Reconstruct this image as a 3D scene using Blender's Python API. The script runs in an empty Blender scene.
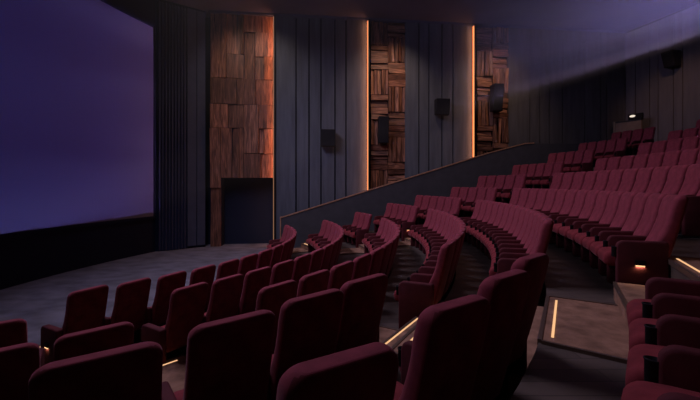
import bpy, bmesh, math, random
from mathutils import Vector, Matrix
random.seed(7)
sc = bpy.context.scene
col = sc.collection
R_ = math.radians
EYE = 2.76                       # viewer's eye above the front floor (m); the viewer sits in the sixth row
F = 350.0                        # 18 mm lens on a 36 mm sensor, 700 px wide
CX, CY = -8.42, 10.07            # centre of the curved rows

# ------------------------------------------------------------------ materials
def nt(m):
    m.use_nodes = True
    t = m.node_tree
    return t, t.nodes.get('Principled BSDF')

def mat(name, color, rough=.7, spec=.3, metallic=0, noise=0, scale=20, stretch=(1, 1, 1), sheen=0, bump=0, bscale=200):
    m = bpy.data.materials.new(name)
    t, b = nt(m)
    b.inputs['Base Color'].default_value = (*color, 1)
    b.inputs['Roughness'].default_value = rough
    b.inputs['Specular IOR Level'].default_value = spec
    b.inputs['Metallic'].default_value = metallic
    if sheen:
        b.inputs['Sheen Weight'].default_value = sheen
        b.inputs['Sheen Roughness'].default_value = .35
        b.inputs['Sheen Tint'].default_value = (1.0, .6, .6, 1)
    tc = t.nodes.new('ShaderNodeTexCoord')
    mp = t.nodes.new('ShaderNodeMapping')
    mp.inputs['Scale'].default_value = stretch
    t.links.new(tc.outputs['Object'], mp.inputs['Vector'])
    if noise:
        n = t.nodes.new('ShaderNodeTexNoise')
        n.inputs['Scale'].default_value = scale
        n.inputs['Detail'].default_value = 5
        t.links.new(mp.outputs['Vector'], n.inputs['Vector'])
        r = t.nodes.new('ShaderNodeValToRGB')
        r.color_ramp.elements[0].position = .3
        r.color_ramp.elements[1].position = .7
        r.color_ramp.elements[0].color = (*[c * (1 - noise) for c in color], 1)
        r.color_ramp.elements[1].color = (*[min(1, c * (1 + noise)) for c in color], 1)
        t.links.new(n.outputs['Fac'], r.inputs['Fac'])
        t.links.new(r.outputs['Color'], b.inputs['Base Color'])
    if bump:
        n2 = t.nodes.new('ShaderNodeTexNoise')
        n2.inputs['Scale'].default_value = bscale
        t.links.new(mp.outputs['Vector'], n2.inputs['Vector'])
        bp = t.nodes.new('ShaderNodeBump')
        bp.inputs['Strength'].default_value = bump
        bp.inputs['Distance'].default_value = .01
        t.links.new(n2.outputs['Fac'], bp.inputs['Height'])
        t.links.new(bp.outputs['Normal'], b.inputs['Normal'])
    return m

def emit(name, color, strength):
    m = bpy.data.materials.new(name)
    m.use_nodes = True
    t = m.node_tree
    t.nodes.clear()
    e = t.nodes.new('ShaderNodeEmission')
    e.inputs['Color'].default_value = (*color, 1)
    e.inputs['Strength'].default_value = strength
    o = t.nodes.new('ShaderNodeOutputMaterial')
    t.links.new(e.outputs[0], o.inputs['Surface'])
    return m

def wood(name, vertical):
    """Walnut veneer: long grain streaks, each plank its own tone."""
    m = bpy.data.materials.new(name)
    t, b = nt(m)
    N, L = t.nodes, t.links
    tc = N.new('ShaderNodeTexCoord')
    geo = N.new('ShaderNodeNewGeometry')
    off = N.new('ShaderNodeVectorMath'); off.operation = 'SCALE'
    off.inputs[0].default_value = (13.0, 7.0, 29.0)
    L.new(geo.outputs['Random Per Island'], off.inputs['Scale'])
    add = N.new('ShaderNodeVectorMath'); add.operation = 'ADD'
    L.new(tc.outputs['Object'], add.inputs[0]); L.new(off.outputs[0], add.inputs[1])
    mp = N.new('ShaderNodeMapping')
    mp.inputs['Scale'].default_value = (9, 9, .8) if vertical else (.8, 9, 9)
    L.new(add.outputs[0], mp.inputs['Vector'])
    n = N.new('ShaderNodeTexNoise')
    n.inputs['Scale'].default_value = 1.6
    n.inputs['Detail'].default_value = 9
    n.inputs['Distortion'].default_value = .9
    L.new(mp.outputs[0], n.inputs['Vector'])
    r = N.new('ShaderNodeValToRGB')
    r.color_ramp.elements[0].position = .3; r.color_ramp.elements[0].color = (.07, .032, .02, 1)
    r.color_ramp.elements[1].position = .72; r.color_ramp.elements[1].color = (.55, .26, .15, 1)
    e = r.color_ramp.elements.new(.5); e.color = (.27, .125, .072, 1)
    L.new(n.outputs['Fac'], r.inputs['Fac'])
    mr = N.new('ShaderNodeMapRange')
    mr.inputs['To Min'].default_value = .55; mr.inputs['To Max'].default_value = 1.3
    L.new(geo.outputs['Random Per Island'], mr.inputs['Value'])
    mul = N.new('ShaderNodeVectorMath'); mul.operation = 'SCALE'
    L.new(r.outputs['Color'], mul.inputs[0]); L.new(mr.outputs[0], mul.inputs['Scale'])
    L.new(mul.outputs[0], b.inputs['Base Color'])
    b.inputs['Roughness'].default_value = .55
    bp = N.new('ShaderNodeBump'); bp.inputs['Strength'].default_value = .5; bp.inputs['Distance'].default_value = .02
    L.new(n.outputs['Fac'], bp.inputs['Height']); L.new(bp.outputs[0], b.inputs['Normal'])
    return m

def planks(name, color):
    m = bpy.data.materials.new(name)
    t, b = nt(m)
    N, L = t.nodes, t.links
    tc = N.new('ShaderNodeTexCoord')
    br = N.new('ShaderNodeTexBrick')
    br.inputs['Scale'].default_value = 1.0
    br.inputs['Brick Width'].default_value = 1.8
    br.inputs['Row Height'].default_value = .16
    br.inputs['Mortar Size'].default_value = .004
    br.inputs['Color1'].default_value = (*[c * .8 for c in color], 1)
    br.inputs['Color2'].default_value = (*[c * 1.2 for c in color], 1)
    br.inputs['Mortar'].default_value = (*[c * .4 for c in color], 1)
    L.new(tc.outputs['Object'], br.inputs['Vector'])
    n = N.new('ShaderNodeTexNoise'); n.inputs['Scale'].default_value = 3; n.inputs['Detail'].default_value = 6
    L.new(tc.outputs['Object'], n.inputs['Vector'])
    mr = N.new('ShaderNodeMapRange'); mr.inputs['To Min'].default_value = .55; mr.inputs['To Max'].default_value = 1.45
    L.new(n.outputs['Fac'], mr.inputs['Value'])
    mul = N.new('ShaderNodeVectorMath'); mul.operation = 'SCALE'
    L.new(br.outputs['Color'], mul.inputs[0]); L.new(mr.outputs[0], mul.inputs['Scale'])
    L.new(mul.outputs[0], b.inputs['Base Color'])
    b.inputs['Roughness'].default_value = .6
    return m

M = dict(
    velvet=mat('crimson_velvet', (.27, .05, .068), .85, .2, noise=.25, scale=9, sheen=.22, bump=.15),
    seatcloth=mat('wine_red_seat_cloth', (.24, .036, .042), .85, .2, noise=.22, scale=9, sheen=.2, bump=.15),
    velvet_rear=mat('maroon_rear_velvet', (.15, .028, .032), .85, .15, noise=.25, scale=9, sheen=.15, bump=.1),  # darker version of the velvet, only on rear-facing sides of the backrest
    velvet_panel=mat('maroon_panel_cloth', (.10, .02, .024), .8, .25, noise=.2, scale=7, bump=.1),
    black_metal=mat('black_metal', (.012, .012, .013), .5, .4),
    black_plastic=mat('black_plastic', (.008, .008, .009), .6, .25),
    tier=planks('dark_plank_floor', (.10, .08, .062)),
    floor=mat('mottled_grey_floor', (.175, .18, .20), .62, .35, noise=.38, scale=1.7, stretch=(1, 1.6, 1), bump=.1, bscale=25),
    carpet=mat('brown_stair_carpet', (.32, .19, .12), .95, .1, noise=.35, scale=6, bump=.5, bscale=120),
    trim=mat('bronze_trim', (.20, .15, .11), .4, .5, metallic=.6),
    rim=mat('oak_rim', (.46, .27, .16), .5, .4, noise=.3, scale=8),
    blue=mat('slate_blue_panel', (.118, .142, .175), .8, .2, noise=.16, scale=2.2, stretch=(3, 3, .3)),
    navy=mat('navy_panel', (.06, .085, .14), .85, .2, noise=.1, scale=2),
    dusk=mat('dusky_grey_panel', (.11, .11, .115), .8, .2, noise=.16, scale=2.2, stretch=(3, 3, .3)),
    parapet=mat('slate_parapet', (.075, .08, .088), .85, .2, noise=.1, scale=3),
    dark_wall=mat('dark_blue_backing', (.018, .03, .06), .9, .1),
    rear=mat('taupe_rear_panel', (.155, .15, .17), .8, .2, noise=.12, scale=2, stretch=(3, 3, .3)),
    ceiling=mat('charcoal_ceiling', (.12, .13, .19), .9, .1, noise=.1, scale=.7),
    black=mat('black_masking', (.013, .016, .032), .9, .1),
    curtain=mat('dark_blue_curtain', (.05, .065, .12), .9, .1, noise=.2, scale=3, stretch=(5, 5, .3)),
    screen=mat('matte_screen', (.145, .14, .165), .9, .05),
    woodv=wood('walnut_upright_grain', True),
    woodh=wood('walnut_level_grain', False),
    led=emit('amber_led', (1.0, .38, .15), .9),
    leddim=emit('amber_led_dim', (1.0, .5, .28), .26),
    ledside=emit('amber_led_side', (1.0, .20, .055), 2.5),
    stepled=emit('warm_step_led', (1.0, .55, .27), 1.0),
    lampglow=emit('warm_lamp', (1.0, .55, .25), 1.6),
    whitelamp=emit('white_lamp', (1.0, .85, .7), .9),
    brownpart=mat('brown_partition', (.24, .18, .15), .8, .2, noise=.15, scale=4),
    speaker=mat('speaker_case', (.016, .016, .018), .6, .3),
    grille=mat('speaker_cloth', (.022, .023, .028), .9, .1, noise=.3, scale=90),
)

# ------------------------------------------------------------------ mesh helpers
def finish(name, bm, m, parent=None, smooth=False):
    bmesh.ops.recalc_face_normals(bm, faces=bm.faces)
    me = bpy.data.meshes.new(name)
    bm.to_mesh(me); bm.free()
    for x in (m if isinstance(m, (list, tuple)) else [m]):
        me.materials.append(x)
    if smooth:
        for p in me.polygons: p.use_smooth = True
    o = bpy.data.objects.new(name, me)
    col.objects.link(o)
    if parent: o.parent = parent
    return o

def tag(o, label, cat, group=None):
    o['label'] = label; o['category'] = cat
    if group: o['group'] = group
    return o

def struct(o):
    o['kind'] = 'structure'
    return o

def box(bm, x0, x1, y0, y1, z0, z1, mi=0):
    v = [bm.verts.new(p) for p in [(x0, y0, z0), (x1, y0, z0), (x1, y1, z0), (x0, y1, z0), (x0, y0, z1), (x1, y0, z1), (x1, y1, z1), (x0, y1, z1)]]
    for f in [(0, 3, 2, 1), (4, 5, 6, 7), (0, 1, 5, 4), (1, 2, 6, 5), (2, 3, 7, 6), (3, 0, 4, 7)]:
        bm.faces.new([v[i] for i in f]).material_index = mi
    return v

def bevelled(bm, w, seg=2):
    bmesh.ops.bevel(bm, geom=list(bm.edges), offset=w, segments=seg, affect='EDGES', profile=.6)

def rrect(hw, hh, r, n=4):
    r = min(r, hw * .98, hh * .98)
    pts = []
    for cx, cy, a0 in ((hw - r, hh - r, 0), (-hw + r, hh - r, 90), (-hw + r, -hh + r, 180), (hw - r, -hh + r, 270)):
        for i in range(n + 1):
            a = R_(a0 + 90 * i / n)
            pts.append((cx + r * math.cos(a), cy + r * math.sin(a)))
    return pts

def loft(bm, rings):
    prev = None
    for ring in rings:
        vs = [bm.verts.new(p) for p in ring]
        if prev:
            n = len(vs)
            for i in range(n):
                bm.faces.new([prev[i], prev[(i + 1) % n], vs[(i + 1) % n], vs[i]])
        else:
            bm.faces.new(list(reversed(vs)))
        prev = vs
    bm.faces.new(prev)

def cyl(bm, c, r, h, n=20, r2=None):
    r2 = r2 or r
    loft(bm, [[(c[0] + q * math.cos(2 * math.pi * i / n), c[1] + q * math.sin(2 * math.pi * i / n), z) for i in range(n)]
              for q, z in ((r * .92, c[2]), (r, c[2] + .006), (r2, c[2] + h - .006), (r2 * .95, c[2] + h))])

# ------------------------------------------------------------------ the cinema seat (front = +y, origin under its middle)
OY = .5
def backrest_mesh():
    bm = bmesh.new()
    W, z0, z1, rc = .515, .36, 1.23, .065
    zs = [z0, z0 + .02] + [z0 + .06 + (z1 - rc - z0 - .06) * i / 8 for i in range(9)] + [z1 - rc + rc * math.sin(R_(a)) for a in (15, 30, 45, 60, 72, 82, 88)]
    rings = []
    for z in zs:
        t = (z - z0) / (z1 - z0)
        rear = .215 * (1 - t) ** 1.12
        th = .165 - .055 * t + .028 * math.exp(-((t - .28) / .16) ** 2) + .018 * math.exp(-((t - .86) / .12) ** 2)
        d = max(0, z - (z1 - rc))
        inset = rc - math.sqrt(max(0, rc * rc - d * d))
        hw = W / 2 - inset
        tt = max(.03, th - inset * .9) if z > z0 + .01 else th * .8
        if z <= z0 + .01: hw -= .02
        cy = rear + th / 2
        pts = rrect(hw, tt / 2, .045)
        k = 5                                            # first corner ends here: the front face follows
        xa = pts[4][0]
        amp = math.sin(math.pi * min(1, max(0, (t - .02) / .96))) ** .5
        front = []
        for i in range(1, 12):
            x = xa * (1 - 2 * i / 12)
            q = abs(x) / (W / 2)
            dy = amp * (.016 * max(0, min(1, (q - .66) / .12)) - .012 * math.exp(-((q - .62) / .06) ** 2))
            front.append((x, pts[4][1] + dy))
        pts = pts[:k] + front + pts[k:]
        rings.append([(x, cy + y - OY, z) for x, y in pts])
    loft(bm, rings)
    bmesh.ops.recalc_face_normals(bm, faces=bm.faces)
    bm.normal_update()
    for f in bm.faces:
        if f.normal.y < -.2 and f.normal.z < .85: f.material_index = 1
    return bm

def cushion_mesh():
    bm = bmesh.new()
    rings = []
    y0, y1, r = .27, .80, .07
    ys = [y0, y0 + .015, y0 + .1, .45, .55, .65, y1 - r] + [y1 - r + r * math.sin(R_(a)) for a in (20, 40, 60, 75, 86)]
    for y in ys:
        t = (y - y0) / (y1 - y0)
        top = .53 + .025 * math.sin(math.pi * min(1, t * 1.05))
        bot = .36
        d = max(0, y - (y1 - r))
        ins = r - math.sqrt(max(0, r * r - d * d))
        if y <= y0 + .001: ins = .02
        hh = (top - bot) / 2 - ins * .9
        hw = .245 - ins * .5
        rings.append([(x, y - OY, (top + bot) / 2 + z) for x, z in rrect(hw, max(.012, hh), .05)])
    loft(bm, rings)
    return bm

def side_shape(y0, y1, z0, z1, rf, rr):
    pts = [(y0, z0), (y1 - .02, z0), (y1, z0 + .02)]
    for i in range(7):
        a = R_(90 * i / 6); pts.append((y1 - rf + rf * math.cos(a), z1 - .012 - rf + rf * math.sin(a)))
    for i in range(5):
        a = R_(90 + 90 * i / 4); pts.append((y0 + rr + rr * math.cos(a), z1 - rr + rr * math.sin(a)))
    return pts

def panel_mesh(y0, y1, z0, z1, th, rf=.075, rr=.03, b=.018):
    bm = bmesh.new()
    pts = side_shape(y0, y1, z0, z1, rf, rr)
    cy, cz = (y0 + y1) / 2, (z0 + z1) / 2
    def ring(x, ins):
        return [(x, cy + (y - cy) * (1 - 2 * ins / (y1 - y0)) - OY, cz + (z - cz) * (1 - 2 * ins / (z1 - z0))) for y, z in pts]
    h = th / 2
    loft(bm, [ring(-h, b), ring(-h + b * .3, b * .3), ring(-h + b, 0), ring(h - b, 0), ring(h - b * .3, b * .3), ring(h, b)])
    return bm

def base_mesh():
    bm = bmesh.new()
    box(bm, -.235, .235, .31 - OY, .37 - OY, .0, .37)
    box(bm, -.06, .06, .37 - OY, .60 - OY, .0, .035)
    box(bm, -.05, .05, .40 - OY, .54 - OY, .03, .36)
    box(bm, -.2, .2, .37 - OY, .72 - OY, .335, .362)
    return bm

def cup_mesh():
    bm = bmesh.new()
    n = 20
    r = .034
    P = [(.03, .49), (r, .50), (r, .60), (r + .003, .605), (r + .003, .612), (r - .004, .612), (r - .007, .52)]
    loft(bm, [[(q * math.cos(2 * math.pi * i / n), .70 - OY + q * math.sin(2 * math.pi * i / n), z) for i in range(n)] for q, z in P])
    return bm

def lamp_housing():
    bm = bmesh.new()
    v = box(bm, -.066, -.048, .42 - OY, .52 - OY, .415, .475)
    for i in (4, 7): bm.verts.ensure_lookup_table()
    bevelled(bm, .004, 1)
    return bm

def lamp_glow():
    bm = bmesh.new()
    box(bm, -.063, -.0505, .428 - OY, .512 - OY, .402, .4152)
    return bm

MESH = {}
def proto(key, name, bm, m, smooth=True):
    o = finish(name, bm, m, None, smooth)
    MESH[key] = o
    return o
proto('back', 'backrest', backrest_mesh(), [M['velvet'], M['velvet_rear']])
proto('cush', 'seat_cushion', cushion_mesh(), M['seatcloth'])
proto('arm', 'armrest', panel_mesh(.24, .69, .06, .70, .085), M['velvet_panel'])
proto('end', 'end_panel', panel_mesh(.21, .69, .0, .70, .095), M['velvet_panel'])
proto('base', 'seat_base', base_mesh(), M['black_metal'], False)
proto('cup', 'cup_holder', cup_mesh(), M['black_plastic'])
proto('lamp', 'aisle_lamp', lamp_housing(), M['black_plastic'], False)
proto('glow', 'lamp_lens', lamp_glow(), M['lampglow'], False)
for o in MESH.values(): col.objects.unlink(o)

def part(key, parent, x=0.0, flip=False):
    o = MESH[key].copy()
    col.objects.link(o)
    o.parent = parent
    o.location = (x, 0, 0)
    if flip: o.scale = (-1, 1, 1)
    return o

H = 1.23
hk = [1.632, 1.384, 1.144, .80, .472, .125, -.352, -.84, -1.36, -1.848, -2.35]
RK = [6.70, 8.26, 9.78, 11.17, 12.38, 13.69, 15.10, 16.77, 18.31, 19.86, 21.40]
ZK = [max(0.0, EYE - h - H) for h in hk]
ZK[0] = 0.0
EK = [r - .19 for r in RK]       # rear edge of each tier
EK[4] = 12.28; EK[5] = 13.50

def pol(r, deg, z=0.0):
    return Vector((CX + r * math.cos(R_(deg)), CY + r * math.sin(R_(deg)), z))

ORD = ['zeroth', 'first', 'second', 'third', 'fourth', 'fifth', 'sixth', 'seventh', 'eighth', 'ninth', 'tenth', 'eleventh', 'twelfth',
       'thirteenth', 'fourteenth', 'fifteenth', 'sixteenth', 'seventeenth', 'eighteenth', 'nineteenth', 'twentieth', 'twenty-first', 'twenty-second']
def row_word(k):
    return 'front row' if k == 1 else ORD[k] + ' row'

def cinema_chair(k, deg, label, group, near=None, far=None, lamp=False, farlamp=False, sx=1.0, cups=True, dr=0.0, yaw=0.0, dz=0.0):
    r = bpy.data.objects.new('cinema_chair', None)
    r.empty_display_size = .2
    col.objects.link(r)
    r.location = pol(RK[k - 1] + dr - OY, deg, ZK[k - 1] + dz)
    r.rotation_euler = (0, 0, R_(deg + 90 + yaw))
    r.scale = (sx, 1, 1)
    tag(r, label, 'seat', group)
    part('back', r); part('cush', r); part('base', r)
    part('end' if near else 'arm', r, -.3)
    if cups: part('cup', r, -.3)
    if far: part('end', r, .3)
    if lamp or farlamp:
        x = -.3 if lamp else .3
        l = part('lamp', r, x, flip=not lamp)
        l['label'] = 'small black hooded aisle lamp'
        g = MESH['glow'].copy(); col.objects.link(g); g.parent = l
        g['label'] = 'glowing warm lens'
        ld = bpy.data.lights.new('aisle_lamp_bulb', 'AREA'); ld.shape = 'RECTANGLE'; ld.size = .012; ld.size_y = .08
        ld.energy = .16; ld.color = (1.0, .66, .38)
        lo = bpy.data.objects.new('aisle_lamp_bulb', ld); col.objects.link(lo); lo.parent = l
        lo.location = (-.0575, -.03, .398)
    return r

GC, GN, GF = 'seats of the central block', 'seats of the nearest block', 'seats of the block along the side wall'
def spread(a, b, n):
    return [a + (b - a) * i / (n - 1) for i in range(n)] if n > 1 else [(a + b) / 2]

# central block: rows 1-6 run from the near aisle to the far aisle
center = {1: (-48.3, 25.1, 15), 2: (-40.7, 23.6, 16), 3: (-38.5, 9.7, 14), 4: (-28.3, 5.9, 14), 5: (-25.6, 1.6, 14), 6: (-25.9, 3.0, 15)}
for k, (a, b, n) in center.items():
    for i, d in enumerate(spread(a, b, n)):
        extra = ''
        if i == 0:
            lab = f'red end seat beside the near aisle, {row_word(k)} from the screen, central block'
        elif i == n - 1:
            lab = f'red end seat beside the far aisle, {row_word(k)} from the screen, central block'
        else:
            lab = f'red seat, {ORD[i+1]} from the near aisle, {row_word(k)} from the screen, central block'
        cinema_chair(k, d, lab, GC, near=(i == 0), far=(i == n - 1), lamp=(i == 0 and k in (1, 2, 6)), dr=.12 if k == 1 else 0, sx=min(1.0, R_(abs(b - a) / (n - 1)) * RK[k - 1] / .6), yaw=max(0.0, {1: 20, 2: 8}.get(k, 0) - 4.0 * i))
# rows 7-11: counted from the far aisle, as far as the picture reaches
ends = {7: 4.5, 8: 5.4, 9: 5.4, 10: 6.6, 11: 7.5}
for k, e in ends.items():
    st = math.degrees(.50 / RK[k - 1])
    d = e - st * .5
    i = 0
    while True:
        p = pol(RK[k - 1], d)
        if p.y < 1 or 350 + F * p.x / p.y > 742: break
        lab = (f'red end seat beside the far aisle, {row_word(k)} from the screen, central block' if i == 0 else
               f'red seat, {ORD[i+1]} from the far aisle, {row_word(k)} from the screen, central block')
        cinema_chair(k, d, lab, GC, far=(i == 0), sx=.83)
        d -= st; i += 1
# block along the far side wall
farb = {3: (18.3, 27.0, 3), 4: (12.4, 25.6, 5), 5: (8.1, 23.8, 6), 6: (8.2, 20.6, 5), 7: (9.9, 20.6, 5), 8: (10.4, 19.6, 6), 9: (11.0, 18.0, 5), 10: (11.0, 17.4, 5), 11: (11.4, 16.4, 4)}
for k, (a, b, n) in farb.items():
    st = (b - a) / n
    sx = min(1.0, R_(st) * RK[k - 1] / .6)
    for i in range(n):
        d = a + st * (i + .5)
        lab = (f'red end seat beside far aisle, {row_word(k)} from screen, block along side wall' if i == 0 else
               f'red seat, {ORD[i+1]} from aisle, {row_word(k)} from screen, block along side wall')
        cinema_chair(k, d, lab, GF, near=(i == 0), far=(i == n - 1), lamp=(i == 0 and k == 4), sx=sx)
# nearest block: seats turned away from the viewer, counted from the aisle
nearb = {2: [-53.6], 3: [-48.7, -52.2], 4: [-39.3, -42.4, -45.6, -49.0], 5: [-37.0, -40.1, -43.2, -46.5]}
for k, ds in nearb.items():
    for i, d in enumerate(ds):
        lab = (f'maroon end seat seen from behind, {row_word(k)} from the screen, nearest block' if i == 0 else
               f'maroon seat seen from behind, {ORD[i+1]} from aisle, {row_word(k)} from screen, nearest block')
        cinema_chair(k, d, lab, GN, far=(i == 0), yaw={4: -7, 5: -13}.get(k, 0), dz=-.055 if k == 5 else 0, sx=.76 if k == 5 else 1.0)
st6 = math.degrees(.45 / 13.0)
for i in range(7):
    lab = ('end seat with dark armrest beside the carpeted step, lower right corner' if i == 0 else
           f'seat with dark armrest and cup holder, {ORD[i+1]} from the carpeted step, lower right corner')
    cinema_chair(6, -36.5 - st6 * i, lab, GN, far=(i == 0), sx=.75, dr=-.03)

# ------------------------------------------------------------------ side wall frame: u along the wall, n into the room
O2 = Vector((-6.18, 15.44)); D2 = Vector((1, .105)).normalized(); N2 = Vector((D2.y, -D2.x))
def wall_u(x, n=0.0):
    a = (x - 350) / F
    r = Vector((a, 1.0))
    t = (n + O2.dot(N2)) / r.dot(N2)
    return (r * t - O2).dot(D2)
def wall_z(x, y, n=0.0):
    a = (x - 350) / F
    r = Vector((a, 1.0))
    t = (n + O2.dot(N2)) / r.dot(N2)
    return EYE + (184 - y) / F * t
WALLROT = math.atan2(D2.y, D2.x)
def on_wall(o):
    o.location = (O2.x, O2.y, 0); o.rotation_euler = (0, 0, WALLROT)   # local x = u, local -y = into the room
    return o
def wbox(bm, u0, u1, n0, n1, z0, z1, mi=0):
    return box(bm, u0, u1, -n1, -n0, z0, z1, mi)
CEIL = EYE + 7.62
TOP = CEIL - .10

# ------------------------------------------------------------------ setting: floors and tiers
U_END = wall_u(625)
CORNER = O2 + D2 * U_END
def parapet_y(x): return 15.1 + .125 * x
bm = bmesh.new()
box(bm, -10.6, 17.5, -3.6, 19.5, -.25, 0)
struct(finish('floor', bm, M['floor']))

def far_angle(r):
    d = -10.0
    while d < 80:
        p = pol(r, d)
        if p.x < -2.9 and d > 0: return d
        if p.y > parapet_y(p.x) - .02: return d
        d += .1
    return d
def near_angle(r):
    d = -20.0
    while d > -89:
        p = pol(r, d)
        if p.y < -3.0: return d
        if p.x < -9.0: return d
        d -= .1
    return d
RBACK = 23.3
for k in range(2, 12):
    r0 = EK[k - 2]; r1 = RBACK if k == 11 else EK[k - 1]
    z = ZK[k - 1]; zb = ZK[k - 2] - .05
    bm = bmesh.new()
    n = 48
    a0, a1, b0, b1 = near_angle(r0), far_angle(r0), near_angle(r1), far_angle(r1)
    rings = []
    for i in range(n + 1):
        t = i / n
        p, q = pol(r0, a0 + (a1 - a0) * t), pol(r1, b0 + (b1 - b0) * t)
        rings.append([(p.x, p.y, zb), (q.x, q.y, zb), (q.x, q.y, z), (p.x, p.y, z)])
    loft(bm, rings)
    o = struct(finish('floor_tier', bm, M['tier']))

# aisle steps: a carpeted landing at every tier and a half step beside every row
def sector(bm, r0, r1, d0, d1, z0, z1, n=1, e0=None, e1=None):
    e0 = d0 if e0 is None else e0; e1 = d1 if e1 is None else e1
    rings = []
    for i in range(n + 1):
        t = i / n
        p, q = pol(r0, d0 + (d1 - d0) * t), pol(r1, e0 + (e1 - e0) * t)
        rings.append([(p.x, p.y, z0), (q.x, q.y, z0), (q.x, q.y, z1), (p.x, p.y, z1)])
    loft(bm, rings)

def aisle(k, d0, d1, leds=(), front=.60, ds=0.0, rise=.42):
    r0 = EK[k - 2] if k > 1 else RK[0] - 1.5
    rm = RK[k - 1] - front
    re = EK[k - 1]
    z = ZK[k - 1]
    zn = ZK[k] if k < 11 else z + .3
    zm = z + (zn - z) * rise
    bm = bmesh.new(); sector(bm, r0 + .015, rm, d0, d1, z, z + .022)
    land = struct(finish('floor_landing', bm, M['carpet']))
    bm = bmesh.new()
    w = math.degrees(.022 / r0)
    sector(bm, r0 - .012, r0 + .022, d0, d1, z - .02, z + .03)
    sector(bm, r0 + .02, rm, d0 - w, d0 + w * .2, z, z + .03)
    sector(bm, r0 + .02, rm, d1 - w * .2, d1 + w, z, z + .03)
    finish('edge_trim', bm, M['trim'], land)
    bm = bmesh.new(); sector(bm, rm, re, d0, d1 + ds, z, zm)
    stp = struct(finish('floor_step', bm, M['carpet']))
    bm = bmesh.new()
    sector(bm, rm - .008, rm + .02, d0, d1 + ds, zm - .03, zm + .006)
    finish('edge_trim', bm, M['trim'], stp)
    m = math.degrees(.12 / r0)
    if 'landing' in leds:
        bm = bmesh.new(); sector(bm, r0 + .08, r0 + .102, d0 + m, d1 - m, z + .02, z + .027)
        finish('light_strip', bm, M['stepled'], land)
    if 'step' in leds:
        bm = bmesh.new(); sector(bm, rm + .022, rm + .030, d0 + m * .3, d1 + ds - m * .3, zm - .01, zm + .004)
        finish('light_strip', bm, M['stepled'], stp)
    if 'wide' in leds:
        bm = bmesh.new(); sector(bm, rm + .03, rm + .05, d0 + m * .3, d1 - m * .3, zm - .01, zm + .005)
        finish('light_strip', bm, M['stepled'], stp)
    if 'double' in leds:
        bm = bmesh.new()
        for q in (.06, .30): sector(bm, rm + q, rm + q + .05, d0 + m, d1 - m, zm - .01, zm + .006)
        finish('light_strip', bm, M['stepled'], stp)

na = {1: (-57.5, -50.2), 2: (-50.0, -42.6), 3: (-46.4, -40.6), 4: (-38.0, -30.2), 5: (-36.6, -27.4), 6: (-35.2, -28.8), 7: (-33.0, -26.0)}
nl = {1: ('landing', 'step'), 2: ('landing', 'step'), 3: ('landing',), 4: ('wide',), 5: ('landing',), 6: ('landing',), 7: ('landing',)}
for k, (a, b) in na.items(): aisle(k, a, b, nl[k], front={4: .41, 6: .72}.get(k, .60), rise=.8 if k == 4 else .42, ds=1.5 if k == 6 else 0)
fa = {2: (26.3, 33.0), 3: (11.9, 17.9), 4: (7.6, 12.0), 5: (3.1, 7.7), 6: (4.4, 7.9), 7: (4.8, 9.6), 8: (5.7, 10.5), 9: (5.7, 11.0), 10: (6.9, 10.9)}
for k, (a, b) in fa.items(): aisle(k, a, b, {2: ('double',), 4: ('landing',)}.get(k, ()), rise=.85 if k == 2 else .42)

# ------------------------------------------------------------------ setting: walls and ceiling
def screen_x(y): return -9.15 + .03 * (y - 8) ** 2
Y_SC = 14.30
bm = bmesh.new()
rings = []
for i in range(41):
    y = 1.7 + (Y_SC - 1.7) * i / 40
    x = screen_x(y)
    rings.append([(x - .4, y, 0), (x, y, 0), (x, y, CEIL), (x - .4, y, CEIL)])
loft(bm, rings)
struct(finish('wall_screen', bm, M['black']))

# angled wall between the screen and the side wall
A0 = Vector((screen_x(Y_SC), Y_SC)); A1 = Vector((-6.36, 15.42))
bm = bmesh.new()
dA = (A1 - A0).normalized(); nA = Vector((dA.y, -dA.x))
def on_angled(o):
    o.location = (A0.x, A0.y, 0); o.rotation_euler = (0, 0, math.atan2(dA.y, dA.x)); return o
LA = (A1 - A0).length
box(bm, -.3, LA, .02, .3, 0, CEIL)
on_angled(struct(finish('wall_corner', bm, M['dark_wall'])))
bm = bmesh.new()
box(bm, LA * .62, LA * .80, -.05, .02, 0.1, TOP)
box(bm, LA * .815, LA * .985, -.05, .02, 0.1, TOP)
on_angled(struct(finish('wall_panel', bm, M['navy'])))
# pleated curtain
bm = bmesh.new()
n = 90
L0, L1 = .10, LA * .6
fr, bk = [], []
pts = []
for i in range(n + 1):
    t = i / n
    pts.append((L0 + (L1 - L0) * t, -.10 - .045 * math.sin(t * 2 * math.pi * 9) - .01 * math.sin(t * 31)))
ringb = [(x, y, .03) for x, y in pts] + [(x, y + .03, .03) for x, y in reversed(pts)]
ringt = [(x, y, TOP - .05) for x, y, in pts] + [(x, y + .03, TOP - .05) for x, y in reversed(pts)]
vb = [bm.verts.new(p) for p in ringb]; vt = [bm.verts.new(p) for p in ringt]
for i in range(len(vb)):
    j = (i + 1) % len(vb)
    bm.faces.new([vb[i], vb[j], vt[j], vt[i]])
for i in range(n):
    bm.faces.new([vb[i], vb[i + 1], vb[2 * n - i], vb[2 * n + 1 - i]])
    bm.faces.new([vt[i], vt[i + 1], vt[2 * n - i], vt[2 * n + 1 - i]])
cur = on_angled(finish('pleated_curtain', bm, M['curtain']))
tag(cur, 'dark blue pleated curtain hanging at the right edge of the screen', 'curtain')

# side wall: backing far behind, then cladding sections
bm = bmesh.new()
wbox(bm, -.6, U_END + .6, -.95, -.6, 0, CEIL)
on_wall(struct(finish('wall_side', bm, M['dark_wall'])))

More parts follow.
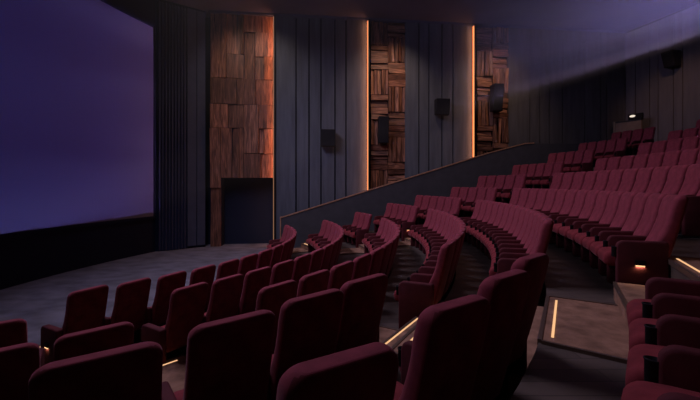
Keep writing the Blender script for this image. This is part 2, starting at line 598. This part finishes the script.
def boards(name, xs, z0, n1, m, gap=.06, top=TOP):
    """Upright boards with dark joints between, on a dark backing."""
    bm = bmesh.new()
    u = [wall_u(x, n1) for x in xs]
    wbox(bm, u[0], u[-1], -.6, n1 - .14, z0, top - .01, 1)
    for i in range(len(u) - 1):
        a = u[i] + (gap / 2 if i else 0); b = u[i + 1] - (gap / 2 if i < len(u) - 2 else 0)
        wbox(bm, a, b, n1 - .14, n1, z0, top, 0)
    return on_wall(struct(finish(name, bm, [m, M['black']])))
boards('wall_panel', [275.2, 296, 309, 321, 335, 346, 367.6], 0, .10, M['blue'])
boards('wall_panel', [405.5, 419, 429, 442, 453, 473.6], 0, .10, M['blue'])
boards('wall_panel', [508.5, 530, 540, 549.5, 562.5, 585, 601, 607, 625], 0, .06, M['dusk'])

# wood feature panels
def slab(bm, x0, x1, y0, y1, n=.0, th=.12, mi=0, tilt=.025, gap=.014):
    u0, u1 = wall_u(x0) + gap, wall_u(x1) - gap
    xm = (x0 + x1) / 2
    z0, z1 = wall_z(xm, y1) + gap, wall_z(xm, y0) - gap
    v = wbox(bm, u0, u1, n - th, n, z0, z1, mi)
    # front corners lean a little so the slabs catch the light differently
    tu, tz = random.uniform(-tilt, tilt), random.uniform(-tilt, tilt)
    for i in (0, 1, 4, 5):
        v[i].co.y += (tu if i in (0, 4) else -tu) + (tz if i in (0, 1) else -tz) - .02
bm = bmesh.new()
u0, u1 = wall_u(210.3), wall_u(273.6)
zt = wall_z(246, 178)
wbox(bm, u0, u1, -.6, -.09, zt, TOP - .02, 2)
wbox(bm, u0, wall_u(221), -.6, -.09, 0, zt, 2)
for s in [(210.3, 226.5, 8.6, 78), (226.5, 240.5, 9.6, 54), (240.5, 244, 9.6, 54), (226.5, 244, 54, 78.5), (244, 273.5, 10.8, 32.5),
          (244, 255, 32.5, 80), (255, 273.5, 32.5, 57), (255, 264, 57, 80), (264, 273.5, 57, 80), (210.3, 237, 78, 104), (237, 256, 79, 105), (256, 273.5, 80, 105),
          (210.3, 228, 104, 128), (228, 244, 104.5, 128), (244, 259, 105, 153.5), (259, 273.5, 105, 129), (259, 264, 129, 153.5), (264, 273.5, 129, 154),
          (210.3, 221, 128, 188), (210.3, 221, 188, 247.5), (221, 232, 128, 178), (232, 239.5, 128, 178), (239.5, 244, 128, 178), (244, 261, 153.5, 178), (261, 273.5, 154, 178)]:
    slab(bm, *s, n=random.choice((-.03, 0, .03, .06)), tilt=.05)
o = on_wall(finish('wood_panel', bm, [M['woodv'], M['woodh'], M['dark_wall']]))
tag(o, 'tall shingled walnut panel with dark doorway cut out, nearest the screen', 'wood panel', 'wood panels on the side wall')

def basket(x0, x1, ybot, label, flip, ytop):
    bm = bmesh.new()
    wbox(bm, wall_u(x0), wall_u(x1), -.6, -.16, 0, TOP - .03, 2)
    xm = (x0 + x1) / 2
    y = ytop
    row = 0
    cell = 25.0
    while y < ybot:
        for c, (xa, xb) in enumerate(((x0, xm), (xm, x1))):
            yo = y + (c * -8 if row else 0)
            yb = min(y + cell - c * 8, ybot + 6)
            if yb - yo < 3: continue
            vert = (row + c + flip) % 2 == 0
            k = random.randint(4, 5)
            cut = [i / k + (random.uniform(-.04, .04) if 0 < i < k else 0) for i in range(k + 1)]
            for i in range(k):
                n = random.uniform(-.09, .06)
                if vert:
                    slab(bm, xa + (xb - xa) * cut[i], xa + (xb - xa) * cut[i + 1], yo, yb, n, .1, 0, .05, .016)
                else:
                    slab(bm, xa, xb, yo + (yb - yo) * cut[i], yo + (yb - yo) * cut[i + 1], n, .1, 1, .05, .018)
        y += cell; row += 1
    o = on_wall(finish('wood_panel', bm, [M['woodv'], M['woodh'], M['black']]))
    tag(o, label, 'wood panel', 'wood panels on the side wall')
basket(370.6, 405.3, 196, 'narrow basket weave walnut panel, middle one of three on side wall', 0, 20.0)
basket(476.8, 508.3, 164, 'narrow basket weave walnut panel, farthest from the screen', 1, 26.0)

# amber light strips at the right edge of three sections
def strip(x, z0, n0, n1, label, face='led'):
    u = wall_u(x, n1)
    bm = bmesh.new(); wbox(bm, u, u + .05, n0, n1, z0, TOP - .03)
    o = on_wall(finish('light_strip', bm, M['black_metal']))
    bm = bmesh.new(); wbox(bm, u - .035, u, n0 + .05, n1 + .004, z0 + .02, TOP - .08)
    bm.faces.ensure_lookup_table(); bm.normal_update()
    for f in bm.faces:
        if f.calc_center_median().x < u - .034: f.material_index = 1
    finish('diffuser', bm, [M[face], M['ledside']], o)
    tag(o, label, 'light strip', 'amber light strips on the side wall')
    ld = bpy.data.lights.new('strip_lamp', 'AREA'); ld.shape = 'RECTANGLE'; ld.size = .07; ld.size_y = TOP - z0 - .2
    ld.energy = 17; ld.color = (1.0, .40, .2)
    lo = bpy.data.objects.new('strip_lamp', ld); col.objects.link(lo); lo.parent = o
    lo.location = (u - .045, -(n1 - .02), (TOP + z0) / 2)
    lo.rotation_euler = Vector((-1, .35, 0)).to_track_quat('-Z', 'Y').to_euler()
strip(273.9, 0, -.02, .20, 'amber vertical light strip between shingled walnut panel and blue panel', 'leddim')
strip(368.3, 0, .10, .24, 'amber vertical light strip left of the middle walnut panel')
strip(474.3, 0, .10, .24, 'amber vertical light strip left of the farthest walnut panel')

# top moulding of the side wall
bm = bmesh.new()
wbox(bm, 0, U_END, -.6, .12, TOP - .0, CEIL)
on_wall(struct(finish('trim_1', bm, M['ceiling'])))

# parapet in front of the side wall with its oak rim
def par_pt(x, n=0.0): return Vector((x, parapet_y(x) + n))
prof = [(-2.90, EYE - 1.39), (6.36, EYE + 1.453), (8.05, EYE + 1.887), (8.5, EYE + 1.92), (11.6, EYE + 1.95), (CORNER.x - .4, EYE + 1.95)]
bm = bmesh.new()
rings = []
for x, z in prof:
    a, b = par_pt(x), par_pt(x, .16)
    rings.append([(a.x, a.y, 0), (b.x, b.y, 0), (b.x, b.y, z - .05), (a.x, a.y, z - .05)])
loft(bm, rings)
par = struct(finish('wall_parapet', bm, M['parapet']))
bm = bmesh.new()
rings = []
for x, z in prof[:4]:
    a, b = par_pt(x, -.02), par_pt(x, .18)
    rings.append([(a.x, a.y, z - .05), (b.x, b.y, z - .05), (b.x, b.y, z), (a.x, a.y, z)])
loft(bm, rings)
a = par_pt(prof[0][0])
box(bm, a.x - .05, a.x, a.y - .02, a.y + .18, 0, prof[0][1])
finish('rim', bm, M['rim'], par)

# rear wall, curved, of upright boards
def rear_deg(x_px):
    a = (x_px - 350) / F
    lo = None
    best = None
    for i in range(0, 4000):
        d = 40 - i * .02
        p = pol(RBACK + .3, d)
        if p.y > 0 and abs(p.x / p.y - a) < .0012: return d
    return 0
dcorner = math.degrees(math.atan2(CORNER.y - CY, CORNER.x - CX))
RW = (Vector((CORNER.x, CORNER.y)) - Vector((CX, CY))).length
bm = bmesh.new()
sector(bm, RW + .06, RW + .4, -36, dcorner + 2, 0, CEIL, 40)
struct(finish('wall_rear', bm, M['dark_wall']))
bm = bmesh.new()
d = dcorner
i = 0
seq = [.50, .62, .36, .62, .36, .72, .45]
while d > -35:
    w = math.degrees(seq[i % len(seq)] / RW); g = math.degrees(.035 / RW)
    sector(bm, RW, RW + .07, d - w + g, d, 0, TOP, 1)
    d -= w; i += 1
struct(finish('wall_panel', bm, M['rear']))

# near wall and ceiling
bm = bmesh.new(); box(bm, -10.4, 17.4, -3.9, -3.5, 0, CEIL)
struct(finish('wall_near', bm, M['blue']))
bm = bmesh.new(); box(bm, -10.8, 17.6, -3.9, 19.6, CEIL, CEIL + .3)
struct(finish('ceiling', bm, M['ceiling']))

# ------------------------------------------------------------------ the screen
ZS0, ZS1 = EYE - 1.30, EYE + 6.32
YS0, YS1 = 1.95, 14.16
bm = bmesh.new()
rings = []
for i in range(41):
    y = YS0 + (YS1 - YS0) * i / 40
    x = screen_x(y) + .03
    rings.append([(x, y, ZS0), (x + .03, y, ZS0), (x + .03, y, ZS1), (x, y, ZS1)])
loft(bm, rings)
scr = finish('cinema_screen', bm, M['screen'])
tag(scr, 'large curved cinema screen glowing blue and violet on the front wall', 'screen')
bm = bmesh.new()
rings = []
for (z0, z1) in ((ZS0 - .10, ZS0), (ZS1, ZS1 + .10)):
    rings = []
    for i in range(41):
        y = YS0 - .08 + (YS1 - YS0 + .16) * i / 40
        x = screen_x(y)
        rings.append([(x, y, z0), (x + .08, y, z0), (x + .08, y, z1), (x, y, z1)])
    loft(bm, rings)
for y0, y1 in ((YS0 - .1, YS0), (YS1, YS1 + .1)):
    x = screen_x((y0 + y1) / 2)
    box(bm, x - .02, x + .08, y0, y1, ZS0 - .1, ZS1 + .1)
finish('border', bm, M['black'], scr)

# ------------------------------------------------------------------ speakers
def wall_speaker(loc, rot, size, label):
    r = bpy.data.objects.new('wall_speaker', None); col.objects.link(r)
    r.location = loc; r.rotation_euler = (0, 0, rot)
    tag(r, label, 'speaker', 'surround speakers on the walls')
    w, d, h = size
    bm = bmesh.new()
    v = box(bm, -w / 2, w / 2, -d, 0, -h / 2, h / 2)
    for i in (0, 1): v[i].co.y += d * .38            # face leans down into the room
    bevelled(bm, .015)
    finish('cabinet', bm, M['speaker'], r)
    bm = bmesh.new()
    v = box(bm, -w / 2 + .03, w / 2 - .03, -d - .012, -d + .01, -h / 2 + .03, h / 2 - .03)
    for i in (0, 1, 2, 3): v[i].co.y += d * .36
    finish('grille', bm, M['grille'], r)
    bm = bmesh.new()
    box(bm, -.05, .05, -.02, .16, -.07, .07)
    finish('bracket', bm, M['black_metal'], r)
def on_side(x, y, n, size, label):
    u = wall_u(x, n + .2)
    p = O2 + D2 * u + N2 * n
    wall_speaker((p.x, p.y, wall_z(x, y, n + .2)), WALLROT, size, label)
on_side(328, 138, .22, (.66, .36, .74), 'black box speaker on the first blue panel right of the doorway')
on_side(383.5, 130, .14, (.46, .36, 1.2), 'tall dark speaker on the middle walnut panel')
on_side(442.5, 107, .22, (.64, .36, .72), 'dark box speaker on the blue panel between two narrow walnut panels')
on_side(497, 98, .14, (.48, .42, 1.25), 'tall dark speaker on the walnut panel farthest from the screen')
# on the rear wall
d = 13.1
p = pol(RW - .12, d)
wall_speaker((p.x, p.y, EYE + 5.45), R_(d - 90), (.44, .55, .66), 'black speaker high on the rear wall at upper right')

# partition with a lamp at the rear corner
bm = bmesh.new()
q0 = pol(22.4, 18.0); q1 = pol(22.6, 15.4)
dv = (q1 - q0); L = dv.length
part_o = bpy.data.objects.new('entry_partition', None); col.objects.link(part_o)
part_o.location = (q0.x, q0.y, ZK[10]); part_o.rotation_euler = (0, 0, math.atan2(dv.y, dv.x))
tag(part_o, 'low brown entry partition at the rear corner behind the last seats', 'partition')
box(bm, 0, L, 0, .12, 0, 1.82); bevelled(bm, .01, 1)
finish('panel', bm, M['brownpart'], part_o)
bm = bmesh.new(); box(bm, -.08, 0, -.02, .14, 0, 1.9)
finish('post', bm, M['trim'], part_o)
bm = bmesh.new(); box(bm, 0, L, -.02, .14, 1.82, 1.88)
finish('top_rail', bm, M['black_metal'], part_o)
lp = bpy.data.objects.new('entry_lamp', None); col.objects.link(lp)
mid = q0 + dv * .78
lp.location = (mid.x, mid.y, ZK[10] + 1.88); lp.rotation_euler = part_o.rotation_euler
tag(lp, 'small black lamp with bright spot on top of the rear partition', 'lamp')
bm = bmesh.new(); box(bm, -.28, .28, -.02, .14, 0, .28); bevelled(bm, .03, 2)
finish('housing', bm, M['black_plastic'], lp)
bm = bmesh.new()
cyl(bm, (0, 0, 0), .075, .03)
o = finish('lens', bm, M['whitelamp'], lp, False)
o.rotation_euler = (R_(90), 0, 0); o.location = (-.1, -.015, .17); o.scale = (1.5, .7, 1)

# ------------------------------------------------------------------ light
def area(name, loc, target, sx, sy, energy, color, spread=180):
    l = bpy.data.lights.new(name, 'AREA')
    l.shape = 'RECTANGLE'; l.size = sx; l.size_y = sy
    l.energy = energy; l.color = color; l.spread = R_(spread)
    o = bpy.data.objects.new(name, l); col.objects.link(o)
    o.location = loc
    o.rotation_euler = (Vector(target) - Vector(loc)).to_track_quat('-Z', 'Y').to_euler()
    return o
def spot(name, loc, target, energy, color, size=60, blend=.8, rad=.1):
    l = bpy.data.lights.new(name, 'SPOT')
    l.energy = energy; l.color = color; l.spot_size = R_(size); l.spot_blend = blend; l.shadow_soft_size = rad
    o = bpy.data.objects.new(name, l); col.objects.link(o)
    o.location = loc
    o.rotation_euler = (Vector(target) - Vector(loc)).to_track_quat('-Z', 'Y').to_euler()
    return o
# added fill under the ceiling, standing in for the screen's glow on seats
area('screen_glow_fill', (-5.0, 8.0, CEIL - .4), (2.0, 9.0, 0), 7.0, 1.6, 375, (.72, .58, .86), 120)
# dimmed house lights over the seats
area('house_light', (7.0, 7.0, CEIL - .05), (7.0, 7.0, 0), 6.0, 6.0, 20, (1.0, .5, .42), 95)
spot('wall_washer', (11.0, 11.5, CEIL - .2), (14.0, 15.4, EYE + 3.6), 220, (1.0, .52, .34), 40, 1.0, .05)

# added faint blue uplight without a fixture, to lift the ceiling's tone
area('ceiling_fill', (4.0, 9.0, CEIL - 1.2), (4.0, 9.0, CEIL), 14.0, 5.0, 110, (.5, .58, 1.0))
# small downlights washing the walnut panels
for xp, e_, cone, tint in ((256, 190, 104, (1.0, .72, .64)), (388, 300, 84, (1.0, .62, .46)), (492, 270, 84, (1.0, .62, .46))):
    q = O2 + D2 * wall_u(xp) + N2 * 2.6
    q2 = O2 + D2 * wall_u(xp)
    spot('panel_downlight', (q.x, q.y, CEIL - .15), (q2.x, q2.y, EYE + 3.2), e_, tint, cone, 1.0, .05)

# projector in the rear wall: a rectangular beam that paints the picture on the screen
PJ = Vector((CX + RW - .15, 8.0, EYE + 5.54))
TG = Vector((-9.1, 8.0, (ZS0 + ZS1) / 2))
pl = spot('projector_lamp', PJ, TG, 1.0, (1, 1, 1), 60, 0, .03)
pl.rotation_euler = (TG - PJ).to_track_quat('-Z', 'Y').to_euler()
pl.data.use_nodes = True
t = pl.data.node_tree; N, L = t.nodes, t.links
N.clear()
out = N.new('ShaderNodeOutputLight'); em = N.new('ShaderNodeEmission')
L.new(em.outputs[0], out.inputs[0])
tc = N.new('ShaderNodeTexCoord'); sp = N.new('ShaderNodeSeparateXYZ')
L.new(tc.outputs['Normal'], sp.inputs[0])
def math_node(op, a, b=None):
    n = N.new('ShaderNodeMath'); n.operation = op
    for i, v in enumerate((a, b)):
        if v is None: continue
        if isinstance(v, (int, float)): n.inputs[i].default_value = v
        else: L.new(v, n.inputs[i])
    return n.outputs[0]
az = math_node('ABSOLUTE', sp.outputs[2])
uu = math_node('DIVIDE', sp.outputs[0], az)
vv = math_node('DIVIDE', sp.outputs[1], az)
DIST = (TG - PJ).length
hw = (14.16 - 8.0) / (PJ.x - screen_x(14.16)) * 1.012
HS = (ZS1 - ZS0) / 2
tilt = math.asin((PJ.z - TG.z) / DIST)
hb = HS * math.cos(tilt) / (DIST + HS * math.sin(tilt)) * 1.004      # picture edge below the lens axis
ht = HS * math.cos(tilt) / (DIST - HS * math.sin(tilt)) * 1.006      # and above it
bow = (PJ.x + 9.1) / (PJ.x - screen_x(YS1)) - 1                      # the screen curves forward at its ends
hh = (hb + ht) / 2
grow = math_node('ADD', math_node('MULTIPLY', math_node('POWER', math_node('ABSOLUTE', uu), 2.0), bow / hw ** 2), 1.0)
vn = math_node('DIVIDE', vv, grow)
mask = math_node('MULTIPLY', math_node('LESS_THAN', math_node('ABSOLUTE', uu), hw),
                 math_node('MULTIPLY', math_node('LESS_THAN', vn, ht), math_node('GREATER_THAN', vn, -hb)))
# picture: blue at the middle, violet-rose towards its right side
ramp = N.new('ShaderNodeValToRGB')
cr = ramp.color_ramp
cr.elements[0].position = 0; cr.elements[0].color = (.080, .082, .29, 1)
cr.elements[1].position = 1; cr.elements[1].color = (.25, .165, .37, 1)
e = cr.elements.new(.62); e.color = (.098, .092, .33, 1)
e = cr.elements.new(.86); e.color = (.15, .115, .35, 1)
L.new(math_node('ADD', math_node('MULTIPLY', uu, .5 / hw), .5), ramp.inputs['Fac'])
L.new(ramp.outputs[0], em.inputs['Color'])
PSTR = 38000.0
vgrad = math_node('ADD', math_node('MULTIPLY', vv, -.22 / hh), 1.0)
L.new(math_node('MULTIPLY', math_node('MULTIPLY', mask, vgrad), PSTR), em.inputs['Strength'])

# haze through which the beam travels
bm = bmesh.new()
def beamring(x):
    t = (PJ.x - x) / (PJ.x + 8.2)
    y = .5 + 6.6 * t; zl = 5.54 - (5.54 + 1.5) * t - .06; zh = 5.54 + (6.5 - 5.54) * t + .1
    return [(x, 8 - y, EYE + zl), (x, 8 + y, EYE + zl), (x, 8 + y, EYE + zh), (x, 8 - y, EYE + zh)]
loft(bm, [beamring(PJ.x - .3), beamring(5.0), beamring(-3.0), beamring(-7.0)])
hm = bpy.data.materials.new('beam_haze')
hm.use_nodes = True
t = hm.node_tree; t.nodes.clear()
o_ = t.nodes.new('ShaderNodeOutputMaterial')
vs = t.nodes.new('ShaderNodeVolumeScatter')
vs.inputs['Color'].default_value = (.97, .98, .62, 1)
vs.inputs['Density'].default_value = .01
vs.inputs['Anisotropy'].default_value = .0
t.links.new(vs.outputs[0], o_.inputs['Volume'])
tc = t.nodes.new('ShaderNodeTexCoord')
# picture rays put into the haze density as strands fanning from the projection window
def vm(op, a, b):
    n = t.nodes.new('ShaderNodeMath'); n.operation = op
    for i, v in enumerate((a, b)):
        if isinstance(v, (int, float)): n.inputs[i].default_value = v
        else: t.links.new(v, n.inputs[i])
    return n.outputs[0]
s0 = t.nodes.new('ShaderNodeSeparateXYZ'); t.links.new(tc.outputs['Object'], s0.inputs[0])
run = vm('MAXIMUM', vm('SUBTRACT', PJ.x, s0.outputs[0]), .3)
cb = t.nodes.new('ShaderNodeCombineXYZ')
t.links.new(vm('MULTIPLY', vm('DIVIDE', vm('SUBTRACT', s0.outputs[1], PJ.y), run), 3.0), cb.inputs[0])
t.links.new(vm('MULTIPLY', vm('DIVIDE', vm('SUBTRACT', s0.outputs[2], PJ.z), run), 20.0), cb.inputs[1])
t.links.new(vm('MULTIPLY', run, .10), cb.inputs[2])
nz = t.nodes.new('ShaderNodeTexNoise'); nz.inputs['Scale'].default_value = 1.0; nz.inputs['Detail'].default_value = 2
t.links.new(cb.outputs[0], nz.inputs['Vector'])
mr = t.nodes.new('ShaderNodeMapRange')
mr.inputs['From Min'].default_value = .35; mr.inputs['From Max'].default_value = .65
mr.inputs['To Min'].default_value = -.25; mr.inputs['To Max'].default_value = 2.1
t.links.new(nz.outputs['Fac'], mr.inputs['Value']); sx_ = t.nodes.new('ShaderNodeSeparateXYZ'); t.links.new(tc.outputs['Object'], sx_.inputs[0])
gr = t.nodes.new('ShaderNodeMapRange')      # denser near the projection room, so the beam fades towards the screen
gr.inputs['From Min'].default_value = 2.5; gr.inputs['From Max'].default_value = 13.0
gr.inputs['To Min'].default_value = .0015; gr.inputs['To Max'].default_value = .10
t.links.new(sx_.outputs[0], gr.inputs['Value'])
mu = t.nodes.new('ShaderNodeMath'); mu.operation = 'MULTIPLY'
t.links.new(mr.outputs[0], mu.inputs[0]); t.links.new(gr.outputs[0], mu.inputs[1]); t.links.new(mu.outputs[0], vs.inputs['Density'])
hz = finish('projector_haze', bm, hm)
hz['kind'] = 'stuff'
tag(hz, 'pale haze lit by the projector beam under the ceiling', 'haze')

w = bpy.data.worlds.new('dim_hall'); sc.world = w
w.use_nodes = True
w.node_tree.nodes['Background'].inputs[0].default_value = (.01, .01, .015, 1)
w.node_tree.nodes['Background'].inputs[1].default_value = 1

# ------------------------------------------------------------------ camera
cam = bpy.data.cameras.new('camera'); co = bpy.data.objects.new('camera', cam); col.objects.link(co)
cam.lens = 18; cam.sensor_width = 36; cam.shift_y = -16 / 700
cam.clip_start = .05
co.location = (0, 0, EYE); co.rotation_euler = (R_(90), 0, 0)
sc.camera = co
sc.view_settings.view_transform = 'Standard'; sc.view_settings.look = 'None'
sc.view_settings.exposure = 0; sc.view_settings.gamma = 1; sc.view_settings.use_curve_mapping = False
sc.cycles.use_denoising = True
sc.cycles.volume_bounces = 0
sc.cycles.max_bounces = 6
sc.cycles.sample_clamp_indirect = 2.0
for o in list(bpy.data.objects):
    if o.users_collection == () and o.name not in col.objects: pass
